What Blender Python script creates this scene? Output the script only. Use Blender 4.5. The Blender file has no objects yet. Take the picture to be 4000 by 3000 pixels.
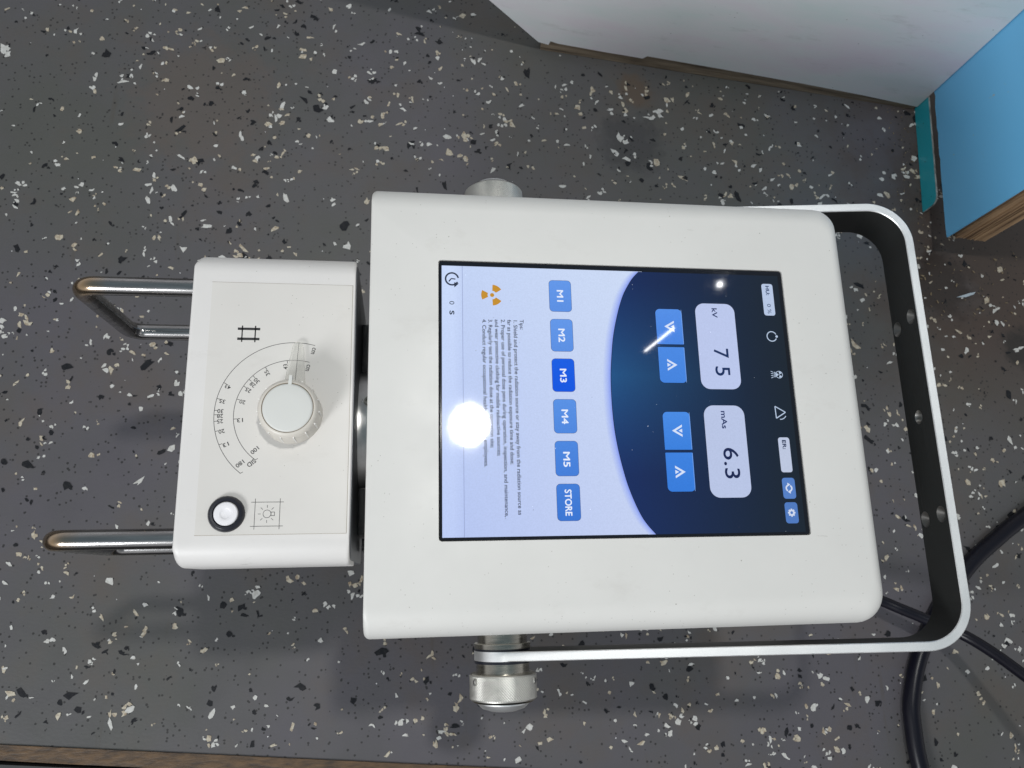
import bpy, bmesh, math, random
from mathutils import Vector, Matrix, noise
S = bpy.context.scene
COL = S.collection
PI = math.pi
MM = 0.001
ZT = 0.33          # the screen face stands this high above the floor (z = 0)
random.seed(7)

# ------------------------------------------------------------------ camera
cam = bpy.data.cameras.new('camera'); co = bpy.data.objects.new('camera', cam); COL.objects.link(co)
Rc = Matrix(((0.99030758, -0.02375956, 0.13684435), (-0.01003686, 0.9704417, 0.24112685), (-0.13852853, -0.24016324, 0.96079731)))
co.matrix_world = Matrix.Translation((0, 0, ZT + 0.44)) @ Rc.transposed().to_4x4()
cam.sensor_width = 36; cam.lens = 27.54; cam.clip_start = 0.01; cam.clip_end = 60
cam.dof.use_dof = True; cam.dof.focus_distance = 0.47; cam.dof.aperture_fstop = 22
S.camera = co
# ------------------------------------------------------------------ world and lamps
w = bpy.data.worlds.new('World'); S.world = w; w.use_nodes = True
bg = w.node_tree.nodes['Background']; bg.inputs[1].default_value = 0.80
# the room around: brighter walls at eye level, a dimmer ceiling, a dark floor
_t = w.node_tree; _tc = _t.nodes.new('ShaderNodeTexCoord'); _sp = _t.nodes.new('ShaderNodeSeparateXYZ'); _rp = _t.nodes.new('ShaderNodeValToRGB')
_t.links.new(_tc.outputs['Generated'], _sp.inputs[0]); _mr = _t.nodes.new('ShaderNodeMapRange'); _mr.inputs[1].default_value = -1; _mr.inputs[2].default_value = 1
_t.links.new(_sp.outputs[2], _mr.inputs[0]); _t.links.new(_mr.outputs[0], _rp.inputs[0]); _t.links.new(_rp.outputs[0], bg.inputs[0])
_e = _rp.color_ramp.elements; _e[0].position = 0.46; _e[0].color = (0.05, 0.05, 0.05, 1); _e[1].position = 0.54; _e[1].color = (0.74, 0.75, 0.77, 1)
_q = _e.new(0.80); _q.color = (0.42, 0.44, 0.46, 1); _q = _e.new(0.95); _q.color = (0.22, 0.29, 0.33, 1)
def lamp(name, loc, target, shape, size, size_y, power, color=(1, 1, 1)):
    l = bpy.data.lights.new(name, 'AREA'); l.shape = shape; l.size = size
    if shape in ('RECTANGLE', 'ELLIPSE'): l.size_y = size_y
    l.energy = power; l.color = color
    o = bpy.data.objects.new(name, l); COL.objects.link(o); o.location = loc
    o.rotation_euler = (Vector(target) - Vector(loc)).to_track_quat('-Z', 'Y').to_euler()
    return o
lamp('ceiling_lamp', (0.170, 0.378, ZT + 1.5), (0.1, 0.1, ZT), 'DISK', 0.092, 0, 9.5, (1, 0.985, 0.95))
lamp('window_light', (-1.3, -1.6, ZT + 1.25), (0.2, 0.2, ZT), 'RECTANGLE', 0.6, 0.6, 43, (0.96, 0.98, 1.0))
tb = lamp('tube_lamp', (0.683, 0.612, ZT + 1.5), (0.3, 0.3, ZT), 'RECTANGLE', 0.11, 0.005, 0.07, (1, 1, 1))
tb.rotation_euler = (0, 0, math.atan2(654 - 590, 725 - 643))
lamp('spot_lamp', (0.868, 0.775, ZT + 1.5), (0.3, 0.3, ZT), 'DISK', 0.013, 0, 0.04)
S.view_settings.view_transform = 'Standard'; S.view_settings.look = 'None'
S.view_settings.exposure = 0; S.view_settings.gamma = 1
S.render.engine = 'CYCLES'

# ------------------------------------------------------------------ materials
def lin(c):
    return tuple(((v / 255) / 12.92 if v / 255 <= 0.04045 else ((v / 255 + 0.055) / 1.055) ** 2.4) for v in c)
def mat(name, col, rough=0.5, metal=0.0, **kw):
    m = bpy.data.materials.new(name); m.use_nodes = True
    b = m.node_tree.nodes['Principled BSDF']
    b.inputs['Base Color'].default_value = (*col, 1); b.inputs['Roughness'].default_value = rough; b.inputs['Metallic'].default_value = metal
    for k, v in kw.items(): b.inputs[k.replace('_', ' ')].default_value = v
    return m
class NT:
    def __init__(s, m): s.t = m.node_tree; s.b = s.t.nodes['Principled BSDF']
    def n(s, typ, **kw):
        x = s.t.nodes.new(typ)
        for k, v in kw.items(): setattr(x, k, v)
        return x
    def l(s, a, b): s.t.links.new(a, b)
    def coord(s, scale=(1, 1, 1)):
        tc = s.n('ShaderNodeTexCoord'); mp = s.n('ShaderNodeMapping'); mp.inputs['Scale'].default_value = scale
        s.l(tc.outputs['Object'], mp.inputs['Vector']); return mp.outputs[0]
    def noise(s, vec, scale, detail=3, rough=0.5):
        x = s.n('ShaderNodeTexNoise'); x.inputs['Scale'].default_value = scale; x.inputs['Detail'].default_value = detail
        x.inputs['Roughness'].default_value = rough; s.l(vec, x.inputs['Vector']); return x.outputs['Fac']
    def vor(s, vec, scale, out='Distance'):
        x = s.n('ShaderNodeTexVoronoi'); x.inputs['Scale'].default_value = scale; s.l(vec, x.inputs['Vector']); return x
    def ramp(s, fac, *stops):
        x = s.n('ShaderNodeValToRGB'); e = x.color_ramp.elements
        while len(e) < len(stops): e.new(0.5)
        for i, (p, c) in enumerate(stops):
            e[i].position = p; e[i].color = (*c, 1) if len(c) == 3 else c
        s.l(fac, x.inputs['Fac']); return x.outputs['Color']
    def math(s, op, a, b=None, clamp=False):
        x = s.n('ShaderNodeMath'); x.operation = op; x.use_clamp = clamp
        for i, v in enumerate((a, b)):
            if v is None: continue
            if hasattr(v, 'links'): s.l(v, x.inputs[i])
            else: x.inputs[i].default_value = v
        return x.outputs[0]
    def mix(s, fac, a, b, mode='MIX'):
        x = s.n('ShaderNodeMix'); x.data_type = 'RGBA'; x.blend_type = mode
        for i, v in ((0, fac), (6, a), (7, b)):
            if hasattr(v, 'links'): s.l(v, x.inputs[i])
            elif i == 0: x.inputs[0].default_value = v
            else: x.inputs[i].default_value = (*v, 1)
        return x.outputs[2]
    def bump(s, h, strength=0.2, dist=0.001):
        x = s.n('ShaderNodeBump'); x.inputs['Strength'].default_value = strength; x.inputs['Distance'].default_value = dist
        s.l(h, x.inputs['Height']); s.l(x.outputs[0], s.b.inputs['Normal'])
    def specks(s, vec, scale, rad, keep):
        """1 inside small round specks; keep = share of voronoi cells that carry one"""
        v = s.vor(vec, scale)
        d = s.math('LESS_THAN', v.outputs['Distance'], rad)
        sep = s.n('ShaderNodeSeparateColor'); s.l(v.outputs['Color'], sep.inputs[0])
        k = s.math('LESS_THAN', sep.outputs[0], keep)
        return s.math('MULTIPLY', d, k)

def white_paint(name, base, dots=0.05, rough=0.42):
    m = mat(name, base, rough); t = NT(m); v = t.coord()
    n1 = t.noise(v, 14, 4, 0.6)
    c = t.mix(t.ramp(n1, (0.35, (0, 0, 0)), (0.7, (1, 1, 1))), tuple(x * 0.955 for x in base), base)
    # small dirt specks, mostly in clusters
    wv = t.noise(v, 9, 2); gate = t.math('GREATER_THAN', wv, 0.50)
    s1 = t.specks(v, 150, 0.055, dots)
    s2 = t.math('MULTIPLY', t.specks(v, 420, 0.10, dots * 2.2), gate)
    sm = t.math('MULTIPLY', t.math('MAXIMUM', s1, s2), 0.62)
    c = t.mix(sm, c, (0.16, 0.14, 0.11))
    # scuffs
    sv = t.coord((30, 160, 60)); sc = t.noise(sv, 1.0, 6, 0.75); pg = t.noise(v, 22, 2)
    sf = t.math('MULTIPLY', t.math('GREATER_THAN', sc, 0.66), t.math('GREATER_THAN', pg, 0.60))
    c = t.mix(t.math('MULTIPLY', sf, 0.25), c, (0.3, 0.28, 0.25))
    sm2 = t.math('MULTIPLY', t.ramp(t.noise(t.coord((20, 34, 20)), 1, 6, 0.7), (0.58, (0, 0, 0)), (0.74, (1, 1, 1))), 0.16)
    c = t.mix(sm2, c, (0.36, 0.33, 0.29))
    t.l(c, t.b.inputs['Base Color'])
    t.l(t.ramp(t.noise(v, 25, 4, 0.6), (0.35, (rough * 0.85,) * 3), (0.65, (rough * 1.2,) * 3)), t.b.inputs['Roughness'])
    t.bump(t.noise(v, 1400, 2), 0.06, 0.0003)
    return m
M = {}
M['white'] = white_paint('white_housing_paint', (0.650, 0.643, 0.618), 0.12)
M['white2'] = white_paint('white_cover_paint', (0.685, 0.668, 0.652), 0.06)
M['label'] = white_paint('label_film', (0.65, 0.63, 0.60), 0.11, 0.38)
M['ink'] = mat('black_print', (0.012, 0.012, 0.014), 0.5)
M['black'] = mat('black_rubber', (0.010, 0.011, 0.018), 0.30)
M['bezel'] = mat('black_bezel_glass', (0.006, 0.007, 0.012), 0.06)
M['casing'] = mat('dark_grey_casing', (0.10, 0.105, 0.115), 0.35, 0.4)
M['blackplastic'] = mat('black_plastic', (0.008, 0.008, 0.01), 0.35)
m = M['knob'] = mat('ivory_knob_plastic', (0.61, 0.615, 0.59), 0.55); m.node_tree.nodes['Principled BSDF'].inputs['Subsurface Weight'].default_value = 0.0
M['grime'] = mat('brown_seam_grime', (0.30, 0.25, 0.19), 0.6)
M['skirt'] = mat('yellowed_knob_skirt', (0.60, 0.565, 0.51), 0.4)
M['rib'] = mat('pale_knob_rib', (0.74, 0.73, 0.70), 0.35)
m = M['clear'] = mat('clear_acrylic', (0.75, 0.74, 0.68), 0.12); m.node_tree.nodes['Principled BSDF'].inputs['Alpha'].default_value = 0.14
m = M['clearedge'] = mat('acrylic_edge', (0.80, 0.79, 0.70), 0.2); m.node_tree.nodes['Principled BSDF'].inputs['Alpha'].default_value = 0.65
M['anod'] = mat('black_anodised_inner_face', (0.020, 0.021, 0.020), 0.5)
M['buttonwhite'] = mat('white_button_plastic', (0.76, 0.75, 0.77), 0.45)
# brushed steel
def metal(name, col, rough, streak=(1, 1, 1), amt=0.25, bump=0.0, sscale=1.0, spot=0):
    m = mat(name, col, rough, 1.0); t = NT(m); v = t.coord(streak)
    n = t.noise(v, sscale, 5, 0.65)
    t.l(t.ramp(n, (0.25, tuple(c * (1 - amt) for c in col)), (0.75, tuple(min(1, c * (1 + amt * 0.5)) for c in col))), t.b.inputs['Base Color'])
    r = t.ramp(n, (0.3, (rough * 0.8,) * 3), (0.7, (rough * 1.25,) * 3)); t.l(r, t.b.inputs['Roughness'])
    if bump: t.bump(t.noise(t.coord(), 900, 2), bump, 0.0004)
    return m
M['steel'] = metal('polished_steel', (0.90, 0.88, 0.86), 0.34, (60, 60, 60))
m = M['alu'] = mat('bead_blasted_aluminium', (0.86, 0.865, 0.865), 0.46, 1.0); t = NT(m)
t.l(t.ramp(t.noise(t.coord(), 1800, 2), (0.3, (0.82, 0.825, 0.825)), (0.7, (0.90, 0.905, 0.905))), t.b.inputs['Base Color'])
t.l(t.ramp(t.noise(t.coord(), 30, 4), (0.35, (0.42,) * 3), (0.65, (0.50,) * 3)), t.b.inputs['Roughness'])
M['knurl'] = metal('knurled_aluminium', (0.66, 0.65, 0.61), 0.42, (80, 80, 80), 0.15)
M['turned'] = metal('turned_steel', (0.44, 0.42, 0.37), 0.25, (40, 400, 40), 0.3)
M['countersink'] = metal('bare_countersink', (0.40, 0.39, 0.37), 0.40)
# rod steel with heat tint at the bend
m = M['rod'] = mat('heat_tinted_steel_rod', (0.42, 0.41, 0.40), 0.20, 1.0); t = NT(m)
tc = t.n('ShaderNodeTexCoord'); sp = t.n('ShaderNodeSeparateXYZ'); t.l(tc.outputs['Object'], sp.inputs[0])
fx = t.math('MULTIPLY', t.math('SUBTRACT', -0.178, sp.outputs[0]), 70, True)      # towards the bend
fz = t.math('MULTIPLY', t.math('SUBTRACT', sp.outputs[2], 0.270), 60, True)
nn = t.noise(tc.outputs['Object'], 60, 3)
f = t.math('MULTIPLY', t.math('MULTIPLY', fx, fz), t.math('MULTIPLY', nn, 1.2), True)
n2 = t.noise(t.coord((25, 300, 300)), 1, 4)
base = t.ramp(n2, (0.3, (0.24, 0.235, 0.235)), (0.7, (0.44, 0.43, 0.425)))
t.l(t.mix(f, base, (0.55, 0.36, 0.17)), t.b.inputs['Base Color'])
# floor vinyl
STAINS = ((0.262, 0.545, 0.026, (0.10, 0.070, 0.048), 0.8), (0.700, 0.240, 0.030, (0.018, 0.016, 0.014), 0.8), (0.255, 0.475, 0.045, (0.030, 0.030, 0.032), 0.6), (0.610, 0.315, 0.050, (0.026, 0.017, 0.013), 0.8), (-0.21, 0.50, 0.09, (0.105, 0.082, 0.070), 0.5))
m = M['floor'] = mat('speckled_grey_vinyl', (0.1, 0.1, 0.1), 0.42); t = NT(m); v = t.coord()
n1 = t.noise(v, 3.2, 5, 0.6); n2 = t.noise(v, 9, 5, 0.6)
c = t.mix(t.ramp(n1, (0.38, (0, 0, 0)), (0.62, (1, 1, 1))), (0.079, 0.079, 0.073), (0.090, 0.084, 0.095))
c = t.mix(t.math('MULTIPLY', t.ramp(n2, (0.50, (0, 0, 0)), (0.72, (1, 1, 1))), 0.7), c, (0.088, 0.070, 0.058))
sk = t.noise(t.coord((46, 5, 1)), 1, 4, 0.6)
c = t.mix(t.math('MULTIPLY', t.ramp(sk, (0.66, (0, 0, 0)), (0.74, (1, 1, 1))), 0.35), c, (0.070, 0.056, 0.040))
sep = t.n('ShaderNodeSeparateXYZ'); t.l(v, sep.inputs[0])
# dirt swept against the two boards, and shade under the blue board coloured in
dw = t.math('SUBTRACT', sep.outputs[0], 0.46); dn = t.math('MULTIPLY', t.noise(v, 11, 5, 0.65), 0.32)
dirt_shade = t.math('MULTIPLY', t.math('SUBTRACT', t.math('ADD', dw, dn), 0.20), 7, True)
gy = t.math('MULTIPLY', t.math('SUBTRACT', sep.outputs[1], 0.10), 6, True)
c = t.mix(t.math('MULTIPLY', t.math('MULTIPLY', dirt_shade, gy), 0.88), c, (0.058, 0.038, 0.028))
for (sx, sy, sr, sc_, sa) in STAINS:
    dx = t.math('SUBTRACT', sep.outputs[0], sx); dy = t.math('SUBTRACT', sep.outputs[1], sy)
    q = t.math('SQRT', t.math('ADD', t.math('MULTIPLY', dx, dx), t.math('MULTIPLY', dy, dy)))
    q = t.math('ADD', q, t.math('MULTIPLY', t.math('SUBTRACT', t.noise(v, 45, 5, 0.7), 0.5), sr * 1.6))
    c = t.mix(t.math('MULTIPLY', t.math('MULTIPLY', t.math('SUBTRACT', sr, q), 2.2 / sr, True), sa), c, sc_)
d1 = t.specks(v, 210, 0.21, 0.36); d2 = t.specks(v, 150, 0.17, 0.30)
c = t.mix(t.math('MULTIPLY', t.math('MAXIMUM', d1, d2), 0.85), c, (0.014, 0.013, 0.012))
w1 = t.specks(v, 95, 0.05, 0.10); c = t.mix(w1, c, (0.75, 0.75, 0.75))
t.l(c, t.b.inputs['Base Color'])
t.l(t.ramp(n2, (0.3, (0.34,) * 3), (0.7, (0.55,) * 3)), t.b.inputs['Roughness'])
t.bump(t.noise(t.coord((260, 420, 1)), 1, 2), 0.18, 0.0006)
def chipm(name, a, b_, rough=0.5):
    m = mat(name, a, rough); t = NT(m); v = t.coord()
    t.l(t.ramp(t.noise(v, 330, 4, 0.7), (0.35, b_), (0.58, a)), t.b.inputs['Base Color'])
    if a[0] < 0.1: t.b.inputs['Specular IOR Level'].default_value = 0.2
    return m
M['chipw'] = chipm('white_chip', (0.56, 0.56, 0.54), (0.44, 0.43, 0.40))
M['chipc'] = chipm('cream_chip', (0.50, 0.46, 0.37), (0.28, 0.21, 0.14))
M['chipb'] = chipm('black_chip', (0.010, 0.011, 0.014), (0.02, 0.02, 0.022))
# grey board
m = M['greyboard'] = mat('scuffed_grey_laminate', (0.5, 0.5, 0.5), 0.45); t = NT(m); v = t.coord()
c = t.ramp(t.noise(t.coord((3, 3, 9)), 2.2, 5, 0.6), (0.32, (0.56, 0.63, 0.62)), (0.5, (0.63, 0.635, 0.65)), (0.68, (0.64, 0.58, 0.63)))
dk = t.math('MULTIPLY', t.ramp(t.noise(t.coord((9, 9, 34)), 1.6, 6, 0.7), (0.57, (0, 0, 0)), (0.70, (1, 1, 1))), 0.30)
c = t.mix(dk, c, (0.28, 0.27, 0.25)); c = t.mix(t.math('MULTIPLY', t.specks(v, 160, 0.09, 0.05), 0.8), c, (0.1, 0.08, 0.07))
t.l(c, t.b.inputs['Base Color'])
def wood(name, a, b_, sc, rough=0.7):
    m = mat(name, a, rough); t = NT(m); n = t.noise(t.coord(sc), 1, 6, 0.65)
    t.l(t.ramp(n, (0.32, b_), (0.62, a)), t.b.inputs['Base Color']); t.bump(n, 0.5, 0.001); return m
M['ply'] = wood('plywood_edge', (0.42, 0.27, 0.15), (0.09, 0.052, 0.030), (170, 170, 9))
M['plystrip'] = wood('raw_board_edge', (0.23, 0.18, 0.125), (0.07, 0.05, 0.034), (14, 14, 240))
M['trimwood'] = wood('brown_edging', (0.115, 0.064, 0.026), (0.030, 0.017, 0.009), (60, 260, 60), 0.5)
m = M['blue'] = mat('blue_laminate', (0.10, 0.29, 0.52), 0.35); t = NT(m); v = t.coord()
c = t.ramp(t.noise(v, 4, 4), (0.3, (0.14, 0.48, 0.80)), (0.7, (0.17, 0.52, 0.85)))
s_ = t.math('MULTIPLY', t.math('GREATER_THAN', t.noise(v, 110, 5, 0.7), 0.66), t.math('GREATER_THAN', t.noise(v, 14, 2), 0.62))
c = t.mix(s_, c, (0.4, 0.42, 0.42)); t.l(c, t.b.inputs['Base Color'])
m = M['teal'] = mat('teal_strip_paint', (0.01, 0.18, 0.25), 0.35); t = NT(m); v = t.coord()
c = t.mix(t.specks(v, 240, 0.16, 0.12), (0.02, 0.36, 0.44), (0.01, 0.05, 0.06)); t.l(c, t.b.inputs['Base Color'])
M['worn'] = wood('lit_pale_lip', (0.34, 0.38, 0.38), (0.06, 0.06, 0.06), (200, 60, 200))  # pale tone stands for light on the top edge of the teal strip
M['cable'] = mat('black_cable_rubber', (0.004, 0.004, 0.009), 0.33); M['cable'].node_tree.nodes['Principled BSDF'].inputs['Specular IOR Level'].default_value = 0.3
M['matgrey'] = mat('grey_rubber_seal', (0.035, 0.036, 0.037), 0.6)
M['straw'] = wood('straw_fibre', (0.30, 0.24, 0.15), (0.09, 0.06, 0.03), (300, 60, 60))
M['darkgap'] = mat('dark_gap', (0.004, 0.004, 0.005), 0.9)
# lit display: emission colour comes from the drawn elements' own colours
m = M['screen'] = bpy.data.materials.new('lit_display'); m.use_nodes = True; b = m.node_tree.nodes['Principled BSDF']
b.inputs['Base Color'].default_value = (0, 0, 0, 1); b.inputs['Roughness'].default_value = 0.035; b.inputs['Emission Strength'].default_value = 1.0
t = NT(m); a = t.n('ShaderNodeAttribute'); a.attribute_name = 'Col'
tc = t.n('ShaderNodeTexCoord')
# the pixel grid of the panel and dust lying on the glass
pn = t.noise(t.coord((1200, 1200, 1)), 1, 1); pc = t.ramp(pn, (0.3, (0.97,) * 3), (0.7, (1.03,) * 3))
e = t.mix(1.0, a.outputs['Color'], pc, 'MULTIPLY')
v = t.coord(); du = t.math('MULTIPLY', t.specks(v, 190, 0.045, 0.12), 0.6)
e = t.mix(du, e, (0.05, 0.05, 0.08)); t.l(e, b.inputs['Emission Color'])
dd = t.math('MAXIMUM', t.specks(v, 160, 0.05, 0.10), t.specks(v, 300, 0.06, 0.05))
t.l(t.mix(dd, (0, 0, 0), (0.4, 0.42, 0.45)), b.inputs['Base Color'])
t.l(t.ramp(t.noise(t.coord((30, 12, 1)), 1, 5, 0.65), (0.45, (0.03,) * 3), (0.75, (0.055,) * 3)), b.inputs['Roughness'])

# ------------------------------------------------------------------ mesh helpers
def link(name, me, mats, parent=None):
    o = bpy.data.objects.new(name, me); COL.objects.link(o)
    for mm in mats: me.materials.append(M[mm])
    if parent is not None: o.parent = parent
    return o
def tag(o, label=None, cat=None, group=None, kind=None):
    for k, v in (('label', label), ('category', cat), ('group', group), ('kind', kind)):
        if v: o[k] = v
    return o
def P(x, y, z): return Vector((x * MM, y * MM, z * MM + ZT))      # millimetres, z from the screen face
class MB:
    """collects faces, with a material index each"""
    def __init__(s): s.v = []; s.f = []; s.m = []; s.sm = []
    def add(s, pts, faces, mi=0, smooth=False):
        k = len(s.v); s.v += [tuple(p) for p in pts]
        for f in faces: s.f.append([k + i for i in f]); s.m.append(mi); s.sm.append(smooth)
    def poly(s, pts, mi=0): s.add(pts, [list(range(len(pts)))], mi)
    def box(s, a, b_, mi=0):
        x0, y0, z0 = a; x1, y1, z1 = b_
        p = [(x, y, z) for z in (z0, z1) for y in (y0, y1) for x in (x0, x1)]
        s.add([P(*q) for q in p], [(0, 2, 3, 1), (4, 5, 7, 6), (0, 1, 5, 4), (2, 6, 7, 3), (0, 4, 6, 2), (1, 3, 7, 5)], mi)
    def revolve(s, axis_o, axis_d, prof, n=64, mi=0, mis=None, smooth=True, cap0=True, cap1=True):
        """prof: list of (distance along the axis, radius) in mm; axis_o a P() point"""
        d = Vector(axis_d).normalized(); u = d.orthogonal().normalized(); w_ = d.cross(u)
        if abs(d.z) < 0.9: u = Vector((0, 0, 1)); u = (u - d * u.dot(d)).normalized(); w_ = d.cross(u)
        rings = []
        for (h, r) in prof:
            k = len(s.v); rings.append(k)
            for i in range(n):
                a = 2 * PI * i / n; q = axis_o + d * (h * MM) + (u * math.cos(a) + w_ * math.sin(a)) * (r * MM); s.v.append(tuple(q))
        for j in range(len(rings) - 1):
            mm_ = mis[j] if mis else mi
            for i in range(n):
                i2 = (i + 1) % n; s.f.append([rings[j] + i, rings[j] + i2, rings[j + 1] + i2, rings[j + 1] + i]); s.m.append(mm_); s.sm.append(smooth)
        if cap0: s.f.append([rings[0] + i for i in range(n)][::-1]); s.m.append(mis[0] if mis else mi); s.sm.append(False)
        if cap1: s.f.append([rings[-1] + i for i in range(n)]); s.m.append(mis[-1] if mis else mi); s.sm.append(False)
    def build(s, name, mats, parent=None, col=None, sharp=35):
        me = bpy.data.meshes.new(name); me.from_pydata(s.v, [], s.f); me.update()
        for p, mi, sm in zip(me.polygons, s.m, s.sm): p.material_index = mi; p.use_smooth = sm
        if any(s.sm):
            me.set_sharp_from_angle(angle=math.radians(sharp))
        return link(name, me, mats, parent)
def rrect(x0, y0, x1, y1, r, n=8, rs=None):
    """rounded rectangle, counter-clockwise from the x1,y0 corner; rs = radii (x1y0, x1y1, x0y1, x0y0)"""
    rs = rs or (r,) * 4; out = []
    for (cx, cy, a0, rr, sx, sy) in ((x1, y0, -90, rs[0], -1, 1), (x1, y1, 0, rs[1], -1, -1), (x0, y1, 90, rs[2], 1, -1), (x0, y0, 180, rs[3], 1, 1)):
        if rr <= 0: out.append((cx, cy)); continue
        for i in range(n + 1):
            a = math.radians(a0 + 90 * i / n); out.append((cx + sx * rr + rr * math.cos(a), cy + sy * rr + rr * math.sin(a)))
    return out
def tube(mb, pts, r, n=20, mi=0, bend=None):
    """tube through points (mm); smooth resampling already done by the caller"""
    pts = [P(*p) for p in pts]; k0 = len(mb.v); prev = None
    for i, p in enumerate(pts):
        d = (pts[min(i + 1, len(pts) - 1)] - pts[max(i - 1, 0)]).normalized()
        if prev is None: u = d.orthogonal().normalized()
        else: u = (prev - d * prev.dot(d)).normalized()
        prev = u; w_ = d.cross(u)
        for j in range(n):
            a = 2 * PI * j / n; mb.v.append(tuple(p + (u * math.cos(a) + w_ * math.sin(a)) * r * MM))
    for i in range(len(pts) - 1):
        for j in range(n):
            j2 = (j + 1) % n; mb.f.append([k0 + i * n + j, k0 + i * n + j2, k0 + (i + 1) * n + j2, k0 + (i + 1) * n + j]); mb.m.append(mi); mb.sm.append(True)
    mb.f.append([k0 + j for j in range(n)][::-1]); mb.m.append(mi); mb.sm.append(False)
    mb.f.append([k0 + (len(pts) - 1) * n + j for j in range(n)]); mb.m.append(mi); mb.sm.append(False)
def spline(pts, seg=10):
    out = []; q = [pts[0]] + list(pts) + [pts[-1]]
    for i in range(1, len(q) - 2):
        p0, p1, p2, p3 = (Vector(q[i + k]) for k in (-1, 0, 1, 2))
        for s_ in range(seg):
            t_ = s_ / seg
            out.append(0.5 * ((2 * p1) + (-p0 + p2) * t_ + (2 * p0 - 5 * p1 + 4 * p2 - p3) * t_ ** 2 + (-p0 + 3 * p1 - 3 * p2 + p3) * t_ ** 3))
    out.append(Vector(pts[-1])); return [tuple(p) for p in out]
def fillet_path(pts, r, n=8):
    out = [pts[0]]
    for i in range(1, len(pts) - 1):
        a, b_, c = Vector(pts[i - 1]), Vector(pts[i]), Vector(pts[i + 1])
        u = (a - b_).normalized(); w_ = (c - b_).normalized(); ang = u.angle(w_); tl = r / math.tan(ang / 2)
        ctr = b_ + (u + w_).normalized() * (r / math.sin(ang / 2)); s0 = b_ + u * tl - ctr; s1 = b_ + w_ * tl - ctr
        for k in range(n + 1):
            th_ = s0.angle(s1); q_ = k / n; out.append(tuple(ctr + s0 * (math.sin((1 - q_) * th_) / math.sin(th_)) + s1 * (math.sin(q_ * th_) / math.sin(th_))))
    out.append(pts[-1]); return out
# text as flat mesh -----------------------------------------------------------
def text_polys(txt, bold=0.0, spacing=1.0):
    c = bpy.data.curves.new('t', 'FONT'); c.body = txt; c.size = 1; c.offset = bold; c.space_character = spacing; c.resolution_u = 4
    o = bpy.data.objects.new('t', c); COL.objects.link(o)
    dg = bpy.context.evaluated_depsgraph_get(); me = bpy.data.meshes.new_from_object(o.evaluated_get(dg))
    vs = [(v.co.x, v.co.y) for v in me.vertices]; fs = [list(p.vertices) for p in me.polygons]
    bpy.data.objects.remove(o); bpy.data.curves.remove(c); bpy.data.meshes.remove(me)
    return vs, fs
CAP = None
def text_to(mb, txt, org, d, up, width, cap, place, bold=0.0, mi=0, spacing=1.0, col=None):
    """org: left end of the baseline; width and cap height in mm; place(x, y) -> point"""
    global CAP
    if CAP is None: CAP = max(v[1] for v in text_polys('H')[0])
    vs, fs = text_polys(txt, bold, spacing)
    x0 = min(v[0] for v in vs); x1 = max(v[0] for v in vs); sx = width / (x1 - x0); sy = cap / CAP
    pts = [place(org[0] + d[0] * (v[0] - x0) * sx + up[0] * v[1] * sy, org[1] + d[1] * (v[0] - x0) * sx + up[1] * v[1] * sy) for v in vs]
    mb.add(pts, fs, mi)

# ------------------------------------------------------------------ setting: floor
FW = (-1.1, 1.5, -0.9, 1.4)
mb = MB()
def floor_edge(x): return -0.1265 + (x + 0.334) * -0.0955          # the near edge of the floor sheet
xs = [FW[0], -0.334, 0.2, FW[1]]
mb.poly([(FW[0], floor_edge(FW[0]), 0), (FW[1], floor_edge(FW[1]), 0), (FW[1], FW[3], 0), (FW[0], FW[3], 0)])
def chip(cx, cy, r, mi):
    """an irregular shard: angular outline with notches, sometimes long"""
    n = random.choice((5, 6, 7, 8, 9, 10)); el = random.choice((1.0, 1.2, 1.5, 1.9, 2.6)); a0 = random.random() * 2 * PI; z = random.uniform(0.0001, 0.0005)
    angs = sorted(2 * PI * (i + random.uniform(-0.42, 0.42)) / n for i in range(n)); pts = []; nt = random.randrange(n) if random.random() < 0.6 else -1
    for i, a in enumerate(angs):
        q = r * random.uniform(0.7, 1.3) * (0.35 if i == nt else 1); x = q * math.cos(a) * math.sqrt(el); y = q * math.sin(a) / math.sqrt(el)
        y += 0.25 * x * x / (r * el) * (1 if nt % 2 else -1)
        pts.append((cx + x * math.cos(a0) - y * math.sin(a0), cy + x * math.sin(a0) + y * math.cos(a0)))
    k = [(cx, cy, z)] + [(x, y, z) for x, y in pts]
    mb.add(k, [(0, 1 + i, 1 + (i + 1) % n) for i in range(n)], mi)
CX = (-0.55, 0.95, -0.30, 0.95)
area = (CX[1] - CX[0]) * (CX[3] - CX[2])
def in_floor(x, y): return y > floor_edge(x) + 0.006 and not (y > 0.589 - (x - 0.165) * 0.102 - 0.004 and x > 0.16)
n_w = int(area * 4200); n_b = int(area * 1600)
for k in range(n_w + n_b):
    x = random.uniform(CX[0], CX[1]); y = random.uniform(CX[2], CX[3])
    if not in_floor(x, y): continue
    dens = noise.noise(Vector((x * 9, y * 9, 3.0)))
    if random.random() > 0.68 + dens * 0.7: continue
    r = min(0.0042, max(0.0009, random.lognormvariate(math.log(0.00168), 0.40)))
    if k < n_w:
        mi = 1 if random.random() < 0.52 else 2
        chip(x, y, r, mi)
        while random.random() < 0.28:
            a = random.random() * 6.3; x += math.cos(a) * r * 2.1; y += math.sin(a) * r * 2.1; r = r * random.uniform(0.5, 1.0)
            if in_floor(x, y): chip(x, y, r, mi)
    else:
        chip(x, y, r * 1.25, 3)
        if random.random() < 0.3: chip(x + r * 1.3, y - r * 0.8, r * 0.6, 3)
tag(mb.build('floor', ['floor', 'chipw', 'chipc', 'chipb']), kind='structure')

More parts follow.
